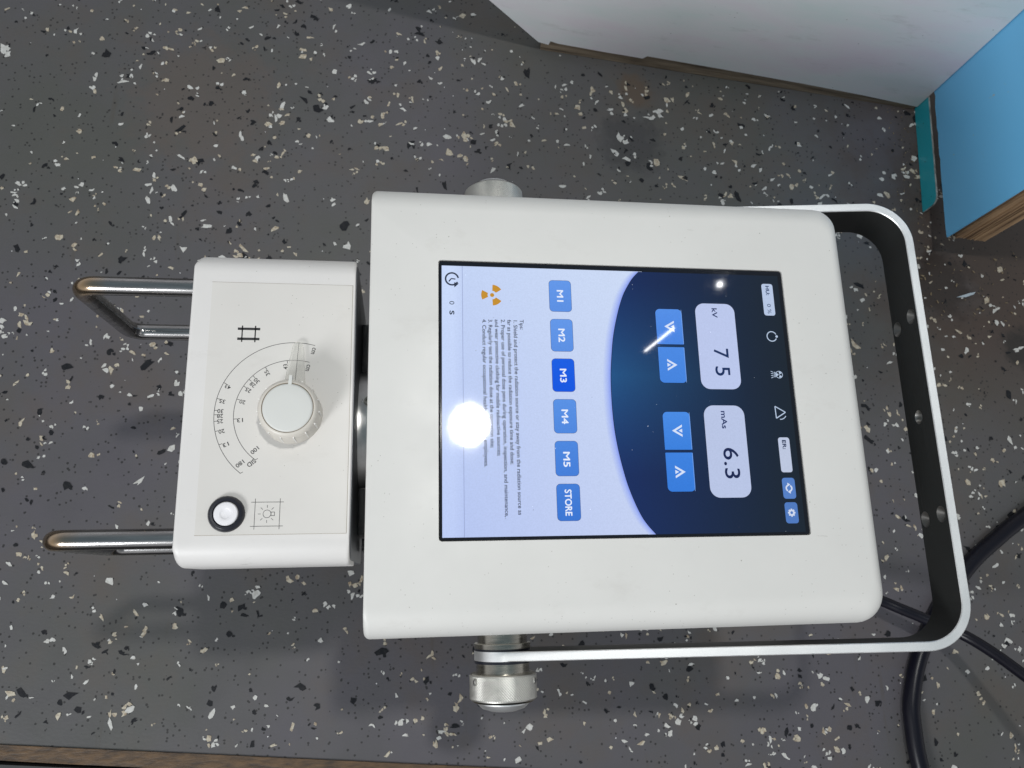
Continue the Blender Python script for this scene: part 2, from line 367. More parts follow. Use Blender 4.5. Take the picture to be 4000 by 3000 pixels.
# brown edging of the floor sheet, seal and woven mat along the near edge
def strip(name, mats, off0, off1, z0, z1, x0=-0.9, x1=1.3):
    m_ = MB(); n = 60; pts = []
    for i in range(n + 1):
        x = x0 + (x1 - x0) * i / n; j = random.uniform(-0.0006, 0.0006); y = floor_edge(x)
        pts += [(x, y - off0, z1), (x, y - off1 + j, z1), (x, y - off1 + j, z0), (x, y - off0, z0)]
    f = []
    for i in range(n):
        a = i * 4; b_ = a + 4
        for k in range(4): f.append((a + k, a + (k + 1) % 4, b_ + (k + 1) % 4, b_ + k))
    f += [(0, 3, 2, 1), (n * 4, n * 4 + 1, n * 4 + 2, n * 4 + 3)]
    m_.add(pts, f); return m_.build(name, mats)
tag(strip('floor_edging', ['trimwood'], 0.0002, 0.0125, -0.018, 0.0012), 'worn brown wooden edging along the near edge of the floor', 'edging')
tag(strip('rubber_seal', ['matgrey'], 0.0165, 0.0225, -0.018, -0.003), 'thin dark grey rubber seal between the brown edging and the straw mat', 'seal')
tag(strip('subfloor', ['darkgap'], -0.4, 0.5, -0.03, -0.019, -1.0, 1.4), kind='structure')
m_ = MB()
random.seed(3)
for i in range(520):       # a woven mat: coarse crossing strands
    x = -0.42 + 0.0026 * i * 0.55; y = floor_edge(x) - 0.024
    L = random.uniform(0.02, 0.05)
    p = [((x + random.uniform(-.002, .002)) / MM, (y - k * L / 4 + random.uniform(-.001, .001)) / MM, -ZT / MM - 12 + 4 * math.sin(i * 1.57 + k * 1.7)) for k in range(5)]
    tube(m_, p, random.uniform(0.5, 1.0), 5)
for r_ in range(9):
    p = []
    for i in range(150):
        x = -0.42 + i * 0.0055; p.append((x / MM, (floor_edge(x) - 0.026 - r_ * 0.0034 + random.uniform(-.0008, .0008)) / MM, -ZT / MM - 9 + 3 * math.sin(i * 1.9 + r_ * 1.57)))
    tube(m_, p, random.uniform(0.7, 1.3), 5)
tag(m_.build('woven_mat', ['straw']), 'coarse straw coloured woven mat beyond the brown edging', 'mat')

# ------------------------------------------------------------------ boards at the far right
gdir = Vector((0.615 - 0.165, 0.543 - 0.589, 0)).normalized(); gn = Vector((-gdir.y, gdir.x, 0))      # gn points away from the camera
G0 = Vector((0.165, 0.589, 0))
def gp(u, z, dep=0.0): return G0 + gdir * u + gn * dep + Vector((0, 0, z))
def extrude_poly(m_, pts2, place, dep, mf=0, me_=0, back=0.0):
    n = len(pts2); f = [place(a, b_, back) for a, b_ in pts2]; k = [place(a, b_, back + dep) for a, b_ in pts2]
    m_.poly(f, mf); m_.poly(k[::-1], me_)
    for i in range(n):
        j = (i + 1) % n; m_.poly([f[j], f[i], k[i], k[j]], me_)
board = bpy.data.objects.new('grey_board', None); COL.objects.link(board)
tag(board, 'scuffed pale grey upright board with slanted end and raw wooden foot', 'board')
m_ = MB()
face = [(0.006, 0.016), (0.060, 0.0145), (0.106, 0.0140), (0.110, 0.0190), (0.20, 0.0175), (0.30, 0.0150), (0.38, 0.0115), (0.4515, 0.0065), (0.4515, 0.62), (-0.66, 0.62), (-0.60, 0.54), (-0.0775, 0.0655), (-0.016, 0.0135), (-0.004, 0.0115), (-0.003, 0.018)]
face = face[::-1]
extrude_poly(m_, face, gp, 0.0165, 0, 0, -0.0012)
o = m_.build('panel_face', ['greyboard'], board)
m_ = MB(); fb = [(-0.012, 0.0005), (0.4505, 0.0005), (0.4505, 0.03), (0.0, 0.03), (-0.012, 0.010)][::-1]
extrude_poly(m_, fb, gp, 0.012, 0, 0, -0.0004)
m_.build('raw_edge', ['plystrip'], board)
# blue board: its face runs from the corner towards the camera
B0 = Vector((0.6155, 0.5435, 0)); B1 = Vector((0.5995, 0.3573, 0)); bdir = (B1 - B0).normalized(); bn = Vector((-bdir.y, bdir.x, 0))  # bn points +x
if bn.x < 0: bn = -bn
Lb = (B1 - B0).length
def bpnt(u, z, dep=0.0): return B0 + bdir * u + bn * dep + Vector((0, 0, z))
blue = bpy.data.objects.new('blue_board', None); COL.objects.link(blue); blue.location = (0.62, 0.40, 0.035); bpy.context.view_layer.update()
tag(blue, 'bright blue thick plywood board standing upright with its layered wooden end showing', 'board')
m_ = MB(); bot = []
random.seed(11)
for i in range(31):
    u = -0.02 + (Lb + 0.02) * i / 30; bot.append((u, 0.0355 + 0.0016 * max(0, noise.noise(Vector((u * 60, 0, 0))) * 2) + random.uniform(0, 0.0006)))
extrude_poly(m_, bot + [(Lb, 0.62), (-0.02, 0.62)], bpnt, 0.0016, 0, 0)
o = m_.build('blue_face', ['blue'], blue); o.matrix_parent_inverse = blue.matrix_world.inverted()
m_ = MB()
core = [(-0.02, 0.036), (Lb - 0.0008, 0.036), (Lb - 0.0008, 0.62), (-0.02, 0.62)]
# the end face is ragged towards the floor: build as columns
nc = 24; th = 0.046
for i in range(nc):
    a = 0.0017 + (th - 0.0017) * i / nc; c_ = 0.0017 + (th - 0.0017) * (i + 1) / nc
    zb = 0.0355 + random.uniform(0, 0.003) + (0.004 if i < 4 else 0)
    jut = random.uniform(0, 0.0012) + (0.003 if i < 3 else 0)
    pts = [bpnt(-0.02, zb, a), bpnt(Lb - jut, zb, a), bpnt(Lb - jut, zb, c_), bpnt(-0.02, zb, c_)]
    top = [p + Vector((0, 0, 0.585)) for p in pts]
    m_.add(pts + top, [(3, 2, 1, 0), (4, 5, 6, 7), (0, 1, 5, 4), (1, 2, 6, 5), (2, 3, 7, 6), (3, 0, 4, 7)])
o = m_.build('plywood_core', ['ply'], blue); o.matrix_parent_inverse = blue.matrix_world.inverted()
# teal strip
m_ = MB(); Lt = 0.139
prof = [(-0.01, 0.0006), (Lt, 0.0006), (Lt - 0.0005, 0.017)]
for i in range(7):
    a = PI / 2 * i / 6; prof.append((Lt - 0.010 + 0.0095 * math.cos(a), 0.0165 + 0.0095 * math.sin(a)))
prof.append((-0.01, 0.026))
extrude_poly(m_, prof, bpnt, 0.002, 0, 1, -0.0005)
tl = tag(m_.build('skirting_strip', ['teal', 'worn']), 'low dark teal skirting strip below the blue board, its lit top edge painted pale', 'skirting')

# ------------------------------------------------------------------ the X-ray unit
X = bpy.data.objects.new('portable_xray_unit', None); COL.objects.link(X); X.location = (0.13, 0.103, 0)
tag(X, 'white portable X-ray unit with a lit blue touch screen and silver carrying bracket', 'X-ray machine')
bpy.context.view_layer.update(); XI = X.matrix_world.inverted()
def part(o, parent=None):
    """parts are modelled in world coordinates: keep them there under the Empty"""
    o.parent = parent or X
    o.matrix_parent_inverse = XI.copy() if parent is None else Matrix.Identity(4)
    return o
YC = 103.1
def layered(m_, x0, x1, hy, ztop, zbot, fy, fyz, fr, frz, fl, rR, rL, cap=True, mi=0, hole=None, n=8, left_round=True):
    """rounded slab: fy fillet on the long sides, fr on the right end, fl on the left end; rR, rL plan corner radii"""
    K = 12; outl = []
    for k in range(K + 1):
        a = PI / 2 * k / K; iy = fy * (1 - math.sin(a)); zz = (1 - math.cos(a))
        # each side follows its own quarter ellipse; depth follows the biggest
        t_ = zz; iy = fy * (1 - math.sqrt(max(0, 1 - (1 - t_) ** 2)))
        d_ = t_ * fyz
        def ins(f, fz):
            q = min(1, d_ / fz) if fz > 0 else 1
            return f * (1 - math.sqrt(max(0, 1 - (1 - q) ** 2)))
        outl.append((ztop - d_, rrect(x0 + ins(fl, fl), YC - hy + ins(fy, fyz), x1 - ins(fr, frz), YC + hy - ins(fy, fyz), 0, n,
                     (max(rR - ins(fr, frz) * .4, 2), max(rR - ins(fr, frz) * .4, 2), max(rL * (1 if d_ > fl else .7), .6), max(rL * (1 if d_ > fl else .7), .6)))))
    outl.append((zbot, rrect(x0, YC - hy, x1, YC + hy, 0, n, (rR, rR, rL, rL))))
    k0 = len(m_.v); N = len(outl[0][1])
    for z, o_ in outl:
        for (x, y) in o_: m_.v.append(tuple(P(x, y, z)))
    for j in range(len(outl) - 1):
        for i in range(N):
            i2 = (i + 1) % N; m_.f.append([k0 + j * N + i2, k0 + j * N + i, k0 + (j + 1) * N + i, k0 + (j + 1) * N + i2]); m_.m.append(mi); m_.sm.append(True)
    m_.f.append([k0 + (len(outl) - 1) * N + i for i in range(N)][::-1]); m_.m.append(mi); m_.sm.append(False)
    if hole is None: m_.f.append([k0 + i for i in range(N)]); m_.m.append(mi); m_.sm.append(True)
    else:
        # top face with a rectangular opening, as a triangulated ring
        bm = bmesh.new(); vo = [bm.verts.new(m_.v[k0 + i]) for i in range(N)]; vi = [bm.verts.new(P(x, y, ztop)) for x, y in hole]
        es = [bm.edges.new((vo[i], vo[(i + 1) % N])) for i in range(N)] + [bm.edges.new((vi[i], vi[(i + 1) % len(vi)])) for i in range(len(vi))]
        bmesh.ops.triangle_fill(bm, use_beauty=True, use_dissolve=False, edges=es, normal=(0, 0, 1))
        bm.verts.index_update(); idx = {}
        for i in range(N): idx[vo[i].index] = k0 + i
        kk = len(m_.v)
        for i, v_ in enumerate(vi): m_.v.append(tuple(v_.co)); idx[v_.index] = kk + i
        for f_ in bm.faces:
            l_ = [idx[v_.index] for v_ in f_.verts]; f_.normal_update()
            if f_.normal.z < 0: l_ = l_[::-1]
            m_.f.append(l_); m_.m.append(mi); m_.sm.append(True)
        H = len(vi); kw_ = len(m_.v)
        for x, y in hole: m_.v.append(tuple(P(x, y, ztop - 3)))
        for i in range(H):
            i2 = (i + 1) % H; m_.f.append([kk + i, kk + i2, kw_ + i2, kw_ + i]); m_.m.append(mi); m_.sm.append(False)
        m_.f.append([kw_ + i for i in range(H)]); m_.m.append(mi); m_.sm.append(False)
        bm.free()
SC = (20.5, 20.2, 238.9, 186.2)
m_ = MB()
layered(m_, -19.6, 284.4, 134.1, 0.6, -200, 18, 20, 10, 13, 1.8, 13.5, 3.5, hole=rrect(SC[0], SC[1], SC[2], SC[3], 2, 4))
housing = part(m_.build('housing', ['white'], None, sharp=50))
m_ = MB(); layered(m_, -8, 272, 122, -200, -329.9, 2, 2, 2, 2, 2, 10, 4)
part(m_.build('base', ['blackplastic']))
# --- touch screen --------------------------------------------------------------
m_ = MB(); g = 0.5
o_ = rrect(SC[0] + g, SC[1] + g, SC[2] - g, SC[3] - g, 1.6, 4); n = len(o_)
m_.add([P(x, y, -2.9) for x, y in o_] + [P(x, y, -0.25) for x, y in o_] + [P(130 + (x - 130) * .9965, YC + (y - YC) * .9955, 0) for x, y in o_],
       [[i, (i + 1) % n, n + (i + 1) % n, n + i] for i in range(n)] + [[n + i, n + (i + 1) % n, 2 * n + (i + 1) % n, 2 * n + i] for i in range(n)] + [[2 * n + i for i in range(n)]])
scr = part(m_.build('touch_screen', ['bezel']))
# display coordinates: U runs to the right of the picture on the display (= -Y), V up it (= +X)
U0, V0 = 185.9, 20.8
class SB:
    def __init__(s, layer): s.v = []; s.f = []; s.c = []; s.z = 0.05 + 0.05 * layer
    def pt(s, u, v, dz=0): return tuple(P(V0 + v, U0 - u, s.z + dz))
    def poly(s, pts, col, dz=0, cols=None):
        k = len(s.v); s.v += [s.pt(u, v, dz) for u, v in pts]; idx = list(range(k, k + len(pts)))
        # keep faces looking up
        a = sum(pts[i][0] * pts[(i + 1) % len(pts)][1] - pts[(i + 1) % len(pts)][0] * pts[i][1] for i in range(len(pts)))
        cc = [lin(col)] * len(pts) if cols is None else [lin(c) for c in cols]
        if a < 0: idx = idx[::-1]; cc = cc[::-1]
        s.f.append(idx); s.c.append(cc)
    def rr(s, u0, v0, u1, v1, r, col, dz=0, rs=None, grad=None):
        pts = rrect(u0, v0, u1, v1, r, 7, rs)
        if grad: # two end colours along u
            cols = [tuple(grad[0][i] + (grad[1][i] - grad[0][i]) * (p[0] - u0) / (u1 - u0) for i in range(3)) for p in pts]
            s.poly(pts, col, dz, cols)
        else: s.poly(pts, col, dz)
    def line(s, a, b_, w_, col, dz=0):
        a = Vector(a); b_ = Vector(b_); d = (b_ - a).normalized(); n_ = Vector((-d.y, d.x)) * w_ / 2
        s.poly([tuple(a + n_), tuple(b_ + n_), tuple(b_ - n_), tuple(a - n_)], col, dz)
    def arc(s, c, r0, r1, a0, a1, col, n=40, dz=0):
        for i in range(n):
            t0 = math.radians(a0 + (a1 - a0) * i / n); t1 = math.radians(a0 + (a1 - a0) * (i + 1) / n)
            q = lambda r, t_: (c[0] + r * math.cos(t_), c[1] + r * math.sin(t_))
            s.poly([q(r0, t0), q(r1, t0), q(r1, t1), q(r0, t1)] if r0 > 0 else [c, q(r1, t0), q(r1, t1)], col, dz)
    def text(s, txt, u, v, width, cap, col, heavy=0.0, spacing=1.0, dz=0.05):
        global CAP
        if CAP is None: CAP = max(q[1] for q in text_polys('H')[0])
        vs, fs = text_polys(txt, 0.0, spacing); x0 = min(q[0] for q in vs); x1 = max(q[0] for q in vs)
        for n_, (du, dv) in enumerate(((0, 0),) if not heavy else ((-heavy, 0), (heavy, 0), (0, heavy), (0, -heavy))):
            k = len(s.v)
            s.v += [s.pt(u + heavy + (q[0] - x0) * (width - 2 * heavy) / (x1 - x0) + du, v + heavy + q[1] * (cap - 2 * heavy) / CAP + dv, dz + 0.004 * n_) for q in vs]
            for f_ in fs: s.f.append([k + i for i in f_]); s.c.append([lin(col)] * len(f_))
    def build(s, name, label=None):
        me = bpy.data.meshes.new(name); me.from_pydata(s.v, [], s.f); me.update()
        ca = me.color_attributes.new('Col', 'FLOAT_COLOR', 'CORNER'); k = 0
        flip = []
        for p, cc in zip(me.polygons, s.c):
            for j, li in enumerate(p.loop_indices): ca.data[li].color = (*cc[j], 1)
            if p.normal.z < 0: flip.append(p.index)
        if flip:
            bm = bmesh.new(); bm.from_mesh(me); bm.faces.ensure_lookup_table()
            bmesh.ops.reverse_faces(bm, faces=[bm.faces[i] for i in flip]); bm.to_mesh(me); bm.free()
        o = link(name, me, ['screen']); o.parent = scr
        if label: o['label'] = label
        return o
DK = (48, 56, 76)
page = SB(0)
NU, NV = 24, 20
def pcol(u, v):
    a = u / 165; b_ = v / 125
    base = Vector((186, 200, 240)); base = base + Vector((8, 10, 4)) * (1 - a) + Vector((10, 8, 0)) * b_ - Vector((6, 4, 0)) * a * (1 - b_)
    if v < 14: base = base + Vector((8, 8, 6))
    return tuple(base)
for i in range(NU):
    for j in range(NV):
        u0, u1 = 3.1 + (163.6 - 3.1) * i / NU, 3.1 + (163.6 - 3.1) * (i + 1) / NU; v0, v1 = 1.8 + 124 * j / NV, 1.8 + 124 * (j + 1) / NV
        q = [(u0, v0), (u1, v0), (u1, v1), (u0, v1)]; page.poly(q, (0, 0, 0), 0, [pcol(*p) for p in q])
page.line((3.1, 14.1), (163.5, 14.0), 0.28, (140, 152, 196), 0.03)
page.build('display_page')
arcp = [(3.3, 123.8), (8.5, 119), (17.1, 113.8), (24.5, 110.8), (32.3, 108.4), (41, 106.2), (50.1, 104.5), (64.6, 102.8), (74, 102.2), (83, 102.05), (92.5, 102.2), (102.5, 102.8), (111, 103.8), (118.9, 105.1), (127, 106.8), (135, 108.8), (143.8, 111.8), (152.2, 115.4), (158, 119), (163.7, 123.9)]
arcp = [p[:2] for p in spline([(a, b_, 0) for a, b_ in arcp], 4)]
gl = SB(1)          # pale blue glow drawn on the display along the dark field
for i in range(len(arcp) - 1):
    (a0, b0), (a1, b1) = arcp[i], arcp[i + 1]; q = lambda a, b_, d: (83 + (a - 83) * (1 - d * .0), b_ - d)
    for (d0, c0, d1, c1) in ((0, (128, 150, 236), 1.8, (164, 182, 242)), (1.8, (164, 182, 242), 5, None)):
        x = [q(a0, b0, d0), q(a1, b1, d0), q(a1, b1, d1), q(a0, b0, d1)]
        gl.poly(x, (0, 0, 0), 0, [c0, c0, c1 or pcol(*x[2]), c1 or pcol(*x[3])])
gl.build('display_glow')
bn_ = SB(2)
for i in range(len(arcp) - 1):
    (a0, b0), (a1, b1) = arcp[i], arcp[i + 1]
    def bc(u, v):
        k = max(0, 1 - abs(u - 70) / 60) * max(0, 1 - (v - 100) / 90); r_ = (v - 100) / 115
        return (20 + 12 * k + 2 * r_, 42 + 40 * k - 10 * r_, 96 + 38 * k - 52 * r_)
    for j in range(8):
        t0, t1 = j / 8, (j + 1) / 8
        x = [(a0, b0 + (215 - b0) * t0), (a1, b1 + (215 - b1) * t0), (a1, b1 + (215 - b1) * t1), (a0, b0 + (215 - b0) * t1)]
        bn_.poly(x, (0, 0, 0), 0, [bc(*p) for p in x])
    bn_.line((a0, b0), (a1, b1), 0.35, (20, 26, 48), 0.02)
bn_.build('display_banner')
# status icons on the page
s = SB(1)
s.arc((11.5, 7.9), 3.3, 4.3, 100, 385, DK); s.arc((11.5, 7.9), 3.3, 4.3, 25, 60, DK, 8)
s.poly([(13.6, 9.2), (16.9, 9.3), (14.4, 12.0)], DK, 0.01); s.line((11.6, 10.0), (11.3, 7.5), 0.7, DK); s.line((11.3, 7.5), (13.2, 6.0), 0.7, DK)
s.build('clock_icon')
s = SB(1); s.text('0', 25.6, 6.3, 2.1, 2.9, (40, 50, 66)); s.text('S', 31.5, 6.3, 2.6, 2.9, (40, 50, 66), 0.14); s.build('seconds_readout')
s = SB(1); OR = (196, 142, 44)
s.arc((21.1, 31.9), 0, 1.25, 0, 360, OR, 24)
for a in (-90, 30, 150): s.arc((21.1, 31.9), 2.7, 6.6, a - 27, a + 27, OR, 12)
s.build('radiation_symbol')
s = SB(1); TX = (30, 38, 62)
LN = [('Tips:', 36.3, 48.2, 6.2), ('1. Shield and protect the radiation source or stay away from the radiation source as', 36.9, 44.4, 114.8), ('far as possible to reduce the radiation exposure time and dose;', 36.5, 40.7, 86.6),
      ('2. Proper use of personal dose pens during operation, inspection, and maintenance,', 36.4, 36.9, 116.4), ('and wear protective clothing for mobile radioactive sources;', 36.5, 33.2, 81.8),
      ('3. Regularly test the radiation dose at the operation site;', 36.6, 29.4, 77.0), ('4. Conduct regular occupational health checks for employees.', 36.5, 25.7, 88.2)]
for tx, u, v, wd in LN: s.text(tx, u, v, wd, 2.3, TX, 0.04)
s.build('tips_text')
B_L = ((98, 150, 232), (90, 142, 226)); B_S = ((20, 92, 226), (12, 84, 224)); B_D = ((66, 124, 214), (56, 116, 210))
for nm, u0, u1, gr, tu0, tu1 in (('M1', 10.5, 30.7, B_L, 16.8, 24.3), ('M2', 35.3, 55.7, B_L, 41.4, 49.9), ('M3', 60.0, 80.4, B_S, 66.3, 74.7), ('M4', 84.8, 105.2, ((88, 144, 228), (78, 134, 222)), 91.0, 99.7), ('M5', 109.6, 130.1, ((76, 134, 222), (66, 124, 216)), 116.0, 124.8), ('STORE', 134.4, 155.5, B_D, 137.6, 152.6)):
    s = SB(1); s.rr(u0, 66.6, u1, 80.4, 2.4, (70, 88, 130)); s.rr(u0 + .22, 66.82, u1 - .22, 80.18, 2.2, (0, 0, 0), 0.03, None, gr)
    s.text(nm, tu0, 71.4, tu1 - tu0, 4.0, (228, 237, 254), 0.14, 1.0, 0.07)
    s.build('memory_button', 'button %s on the display, %s' % (nm, 'darker blue' if nm in ('M3', 'STORE') else 'light blue'))
FLD = (186, 200, 234); NAVY = (34, 50, 100)
s = SB(3); s.rr(23.0, 158.1, 78.1, 184.0, 6.0, (12, 20, 50)); s.rr(23.1, 158.3, 77.9, 183.8, 5.8, (186, 198, 234), 0.03)
s.text('kV', 26.1, 169.0, 6.2, 3.5, NAVY, 0.12, 1, 0.07); s.text('7', 52.2, 168.1, 6.0, 9.3, (24, 46, 92), 0.1, 1, 0.07); s.text('5', 63.6, 168.1, 5.9, 9.3, (24, 46, 92), 0.1, 1, 0.07); s.build('value_field', 'kV field showing 75')
s = SB(3); s.rr(87.9, 158.1, 143.5, 184.0, 6.4, (12, 20, 50)); s.rr(88.0, 158.3, 143.3, 183.8, 6.2, (184, 196, 228), 0.03)
s.text('mAs', 91.4, 169.0, 10.8, 3.5, NAVY, 0.12, 1, 0.07); s.text('6.3', 113.8, 168.4, 18.3, 9.3, (22, 34, 78), 0.1, 1, 0.07); s.build('value_field', 'mAs field showing 6.3')
for (u0, u1, down, rs, cu, cl) in ((27.4, 50.0, True, 0, 38.6, ((84, 142, 230), (70, 130, 224))), (51.8, 74.2, False, 1, 63.0, ((74, 136, 226), (66, 130, 222))), (92.1, 114.9, True, 0, 103.5, ((72, 138, 228), (56, 126, 220))), (116.6, 139.5, False, 1, 128.0, ((60, 128, 222), (52, 122, 218)))):
    R_ = 2.8; rs_ = (0.4, 0.4, R_, R_) if rs == 0 else (R_, R_, 0.4, 0.4)
    s = SB(3); s.rr(u0 - .2, 132.4, u1 + .2, 149.6, 3, (16, 24, 60), 0, rs_); s.rr(u0, 132.6, u1, 149.4, 3, (0, 0, 0), 0.03, rs_, cl)
    s.rr(u0 + .3, 149.0, u1 - .3, 149.25, 0.0, (130, 170, 235), 0.04)
    k = -1 if down else 1; vb = 144.0 if down else 137.9; W_ = (214, 226, 248)
    ap = (cu, vb + k * 6.3); e0, e1 = (cu - 3.6, vb), (cu + 3.6, vb)
    s.poly([ap, (cu - 3.7, vb), (cu - 2.3, vb), (cu, vb + k * 4.0)], W_, 0.07); s.poly([ap, (cu + 3.7, vb), (cu + 2.3, vb), (cu, vb + k * 4.0)], W_, 0.07)
    s.poly([(cu - 1.2, vb), (cu + 1.2, vb), (cu, vb + k * 2.3)], W_, 0.07)
    s.build('arrow_button', 'blue %s arrow button below the %s field' % ('down' if down else 'up', 'kV' if u1 < 80 else 'mAs'))
s = SB(3); s.rr(8.9, 203.5, 30.0, 210.9, 1.6, (182, 198, 226)); s.text('HU:', 10.2, 206.0, 6.3, 2.5, (40, 60, 100), 0.12); s.text('0 %', 22.3, 206.0, 6.4, 2.4, (40, 60, 100)); s.build('status_field', 'HU field showing 0 %')
s = SB(3); s.rr(107.5, 203.7, 128.6, 210.9, 1.6, (188, 198, 222)); s.text('ER:', 109.1, 206.1, 5.6, 2.5, (34, 48, 84), 0.12); s.build('status_field', 'empty ER field')
IC = (184, 202, 226)
s = SB(3); s.arc((43.7, 206.9), 2.8, 3.4, 115, 425, IC, 40); s.arc((43.7, 210.1), 0, 0.8, 0, 360, IC, 16); s.build('ready_icon')
s = SB(3); s.arc((68.3, 209.0), 2.0, 2.35, 0, 360, IC, 30); s.arc((68.3, 209.0), 0, 0.35, 0, 360, IC, 12)
for a in (-90, 30, 150): s.arc((68.3, 209.0), 0.7, 1.9, a - 30, a + 30, IC, 8)
s.line((67.0, 206.7), (69.6, 206.7), 0.35, IC); s.line((66.7, 205.9), (69.9, 205.9), 0.35, IC); s.line((67.0, 206.7), (66.7, 205.9), .3, IC); s.line((69.6, 206.7), (69.9, 205.9), .3, IC)
for a, b_ in ((66.9, 66.1), (67.8, 67.6), (68.8, 69.0), (69.7, 70.5)): s.line((a, 205.3), (b_, 203.7), 0.35, IC)
s.build('exposure_icon')
s = SB(3)
for a, b_ in (((88.3, 204.0), (92.0, 210.4)), ((92.0, 210.4), (95.7, 204.2)), ((88.3, 204.0), (95.7, 204.2))): s.line(a, b_, 0.6, IC)
s.arc((92.2, 206.8), 3.9, 4.4, -5, 60, IC, 12); s.build('warning_icon')
s = SB(3); s.rr(131.9, 203.4, 144.3, 211.4, 1.8, (84, 126, 196)); c = (138.1, 207.4)
s.arc(c, 1.3, 2.2, 20, 150, (210, 220, 240), 16, 0.05); s.arc(c, 1.3, 2.2, 200, 330, (210, 220, 240), 16, 0.05)
s.poly([(139.1, 208.2), (141.4, 208.2), (140.2, 206.4)], (210, 220, 240), 0.06); s.poly([(134.8, 206.6), (137.1, 206.6), (135.9, 208.4)], (210, 220, 240), 0.06); s.build('icon_button', 'refresh button with two turning arrows')
s = SB(3); s.rr(146.4, 203.4, 158.7, 211.4, 1.8, (78, 120, 190)); c = (152.5, 207.4)
s.arc(c, 0.85, 1.9, 0, 360, (206, 216, 236), 24, 0.05)
for k in range(8): s.arc(c, 1.8, 2.35, k * 45 - 13, k * 45 + 13, (206, 216, 236), 3, 0.05)
s.build('icon_button', 'settings button with a gear')

# --- collimator ------------------------------------------------------------------
m_ = MB(); 
m_.v = []; YCs = YC
layered(m_, -124.6, -29.0, 93.6, -20, -72, 14, 15, 0.6, 0.6, 2.2, 0.8, 5)
coll = part(m_.build('collimator', ['white2'], sharp=50))
m_ = MB(); layered(m_, -121, -28.2, 91.2, -21.6, -142, 13, 14, 0.5, 0.5, 2, 1.0, 4)
cas = m_.build('inner_casing', ['casing']); cas.parent = coll
CZ = -19.85
m_ = MB(); o_ = [P(x, y, CZ) for x, y in rrect(-113, 26.9, -30.8, 176.0, 0.8, 4)]; n = len(o_); lo = [p - Vector((0, 0, 0.0004)) for p in o_]
m_.add(o_ + lo, [list(range(n))] + [[(i + 1) % n, i, n + i, n + (i + 1) % n] for i in range(n)])
for (a, b_, c_, d_) in ((-113.15, 26.7, -30.6, 26.9), (-113.15, 176.0, -30.6, 176.15), (-30.75, 26.8, -30.5, 176.1)): m_.poly([P(a, b_, CZ - .03), P(c_, b_, CZ - .03), P(c_, d_, CZ - .03), P(a, d_, CZ - .03)], 2)
# print
KC = (-63.4, 95.3); PZ = CZ + 0.04
def pl(x, y): return P(x, y, PZ)
def pline(x0, y0, x1, y1, w_):
    a = Vector((x0, y0)); b_ = Vector((x1, y1)); d = (b_ - a).normalized(); n_ = Vector((-d.y, d.x)) * w_ / 2
    m_.poly([pl(*(a - n_)), pl(*(b_ - n_)), pl(*(b_ + n_)), pl(*(a + n_))], 1)
def parc(c, r, a0, a1, w_, n=90):
    for i in range(n):
        t0 = math.radians(a0 + (a1 - a0) * i / n); t1 = math.radians(a0 + (a1 - a0) * (i + 1) / n)
        q = lambda rr_, t_: pl(c[0] + rr_ * math.cos(t_), c[1] + rr_ * math.sin(t_))
        m_.poly([q(r - w_ / 2, t0), q(r + w_ / 2, t0), q(r + w_ / 2, t1), q(r - w_ / 2, t1)], 1)
parc(KC, 43.6, 74.6, 231.6, 0.30); parc(KC, 32.8, 74.6, 233.9, 0.30)
for r, ticks in ((43.6, (154.6, 167.8, 177.0, 180.5, 185.6, 193.4, 204.2, 231.6)), (32.8, (97.3, 120.1, 135.2, 140.6, 149.2, 164.1, 185.0, 233.9))):
    for k, a in enumerate(ticks):
        t_ = math.radians(a); d = (math.cos(t_), math.sin(t_)); ln = 1.9 if k < 7 else 1.6
        if k == 7: t2 = math.radians(a - 190 + 0); e = (math.cos(math.radians(30)), math.sin(math.radians(30)))
        else: e = (-d[0], -d[1])
        p0 = (KC[0] + d[0] * r, KC[1] + d[1] * r); pline(p0[0], p0[1], p0[0] + e[0] * ln, p0[1] + e[1] * ln, 0.30)
def ptext(tx, x, y, ang, wd, cap=2.25, b_=0.012):
    a = math.radians(ang); d = (math.cos(a), math.sin(a)); up = (-d[1], d[0])
    text_to(m_, tx, (x - d[0] * wd / 2 - up[0] * cap / 2, y - d[1] * wd / 2 - up[1] * cap / 2), d, up, wd, cap, pl, b_, 1)
for tx, x, y, a in (('43', -100.3, 111.5, 155), ('35', -102.9, 102.9, 168), ('30', -103.6, 97.1, 177), ('28', -103.6, 94.2, 180), ('25', -103.4, 91.1, 185), ('20', -102.2, 85.3, 193), ('13', -99.4, 77.6, 204),
                    ('43', -68.4, 124.0, 98), ('35', -78.7, 120.1, 121), ('30', -84.4, 115.3, 136), ('28', -86.5, 112.9, 141), ('25', -88.8, 109.6, 150), ('20', -91.7, 102.6, 165), ('13', -92.4, 91.8, 185)): ptext(tx, x, y, a, 3.3)
ptext('180', -91.0, 66.6, 219, 5.0); ptext('100', -83.3, 74.3, 222, 5.0); ptext('SID', -84.7, 67.0, 219, 5.2, 2.5)
ptext('cm', -52.3, 133.9, 255, 4.0, 2.9); ptext('cm', -55.1, 123.4, 255, 4.0, 2.9)
pline(-96.8, 147.0, -84.0, 147.0, 1.5); pline(-96.8, 140.8, -84.1, 140.8, 1.5); pline(-94.2, 149.0, -94.2, 138.8, 0.75); pline(-86.7, 149.0, -86.7, 138.8, 0.75)
pline(-81.4, 46.8, -81.4, 29.6, 0.28); pline(-67.8, 46.8, -67.8, 29.6, 0.28); pline(-83.6, 44.8, -65.8, 44.8, 0.28); pline(-83.6, 31.4, -65.8, 31.4, 0.28)
LCi = (-74.7, 38.2); parc(LCi, 2.15, 0, 360, 0.26, 32)
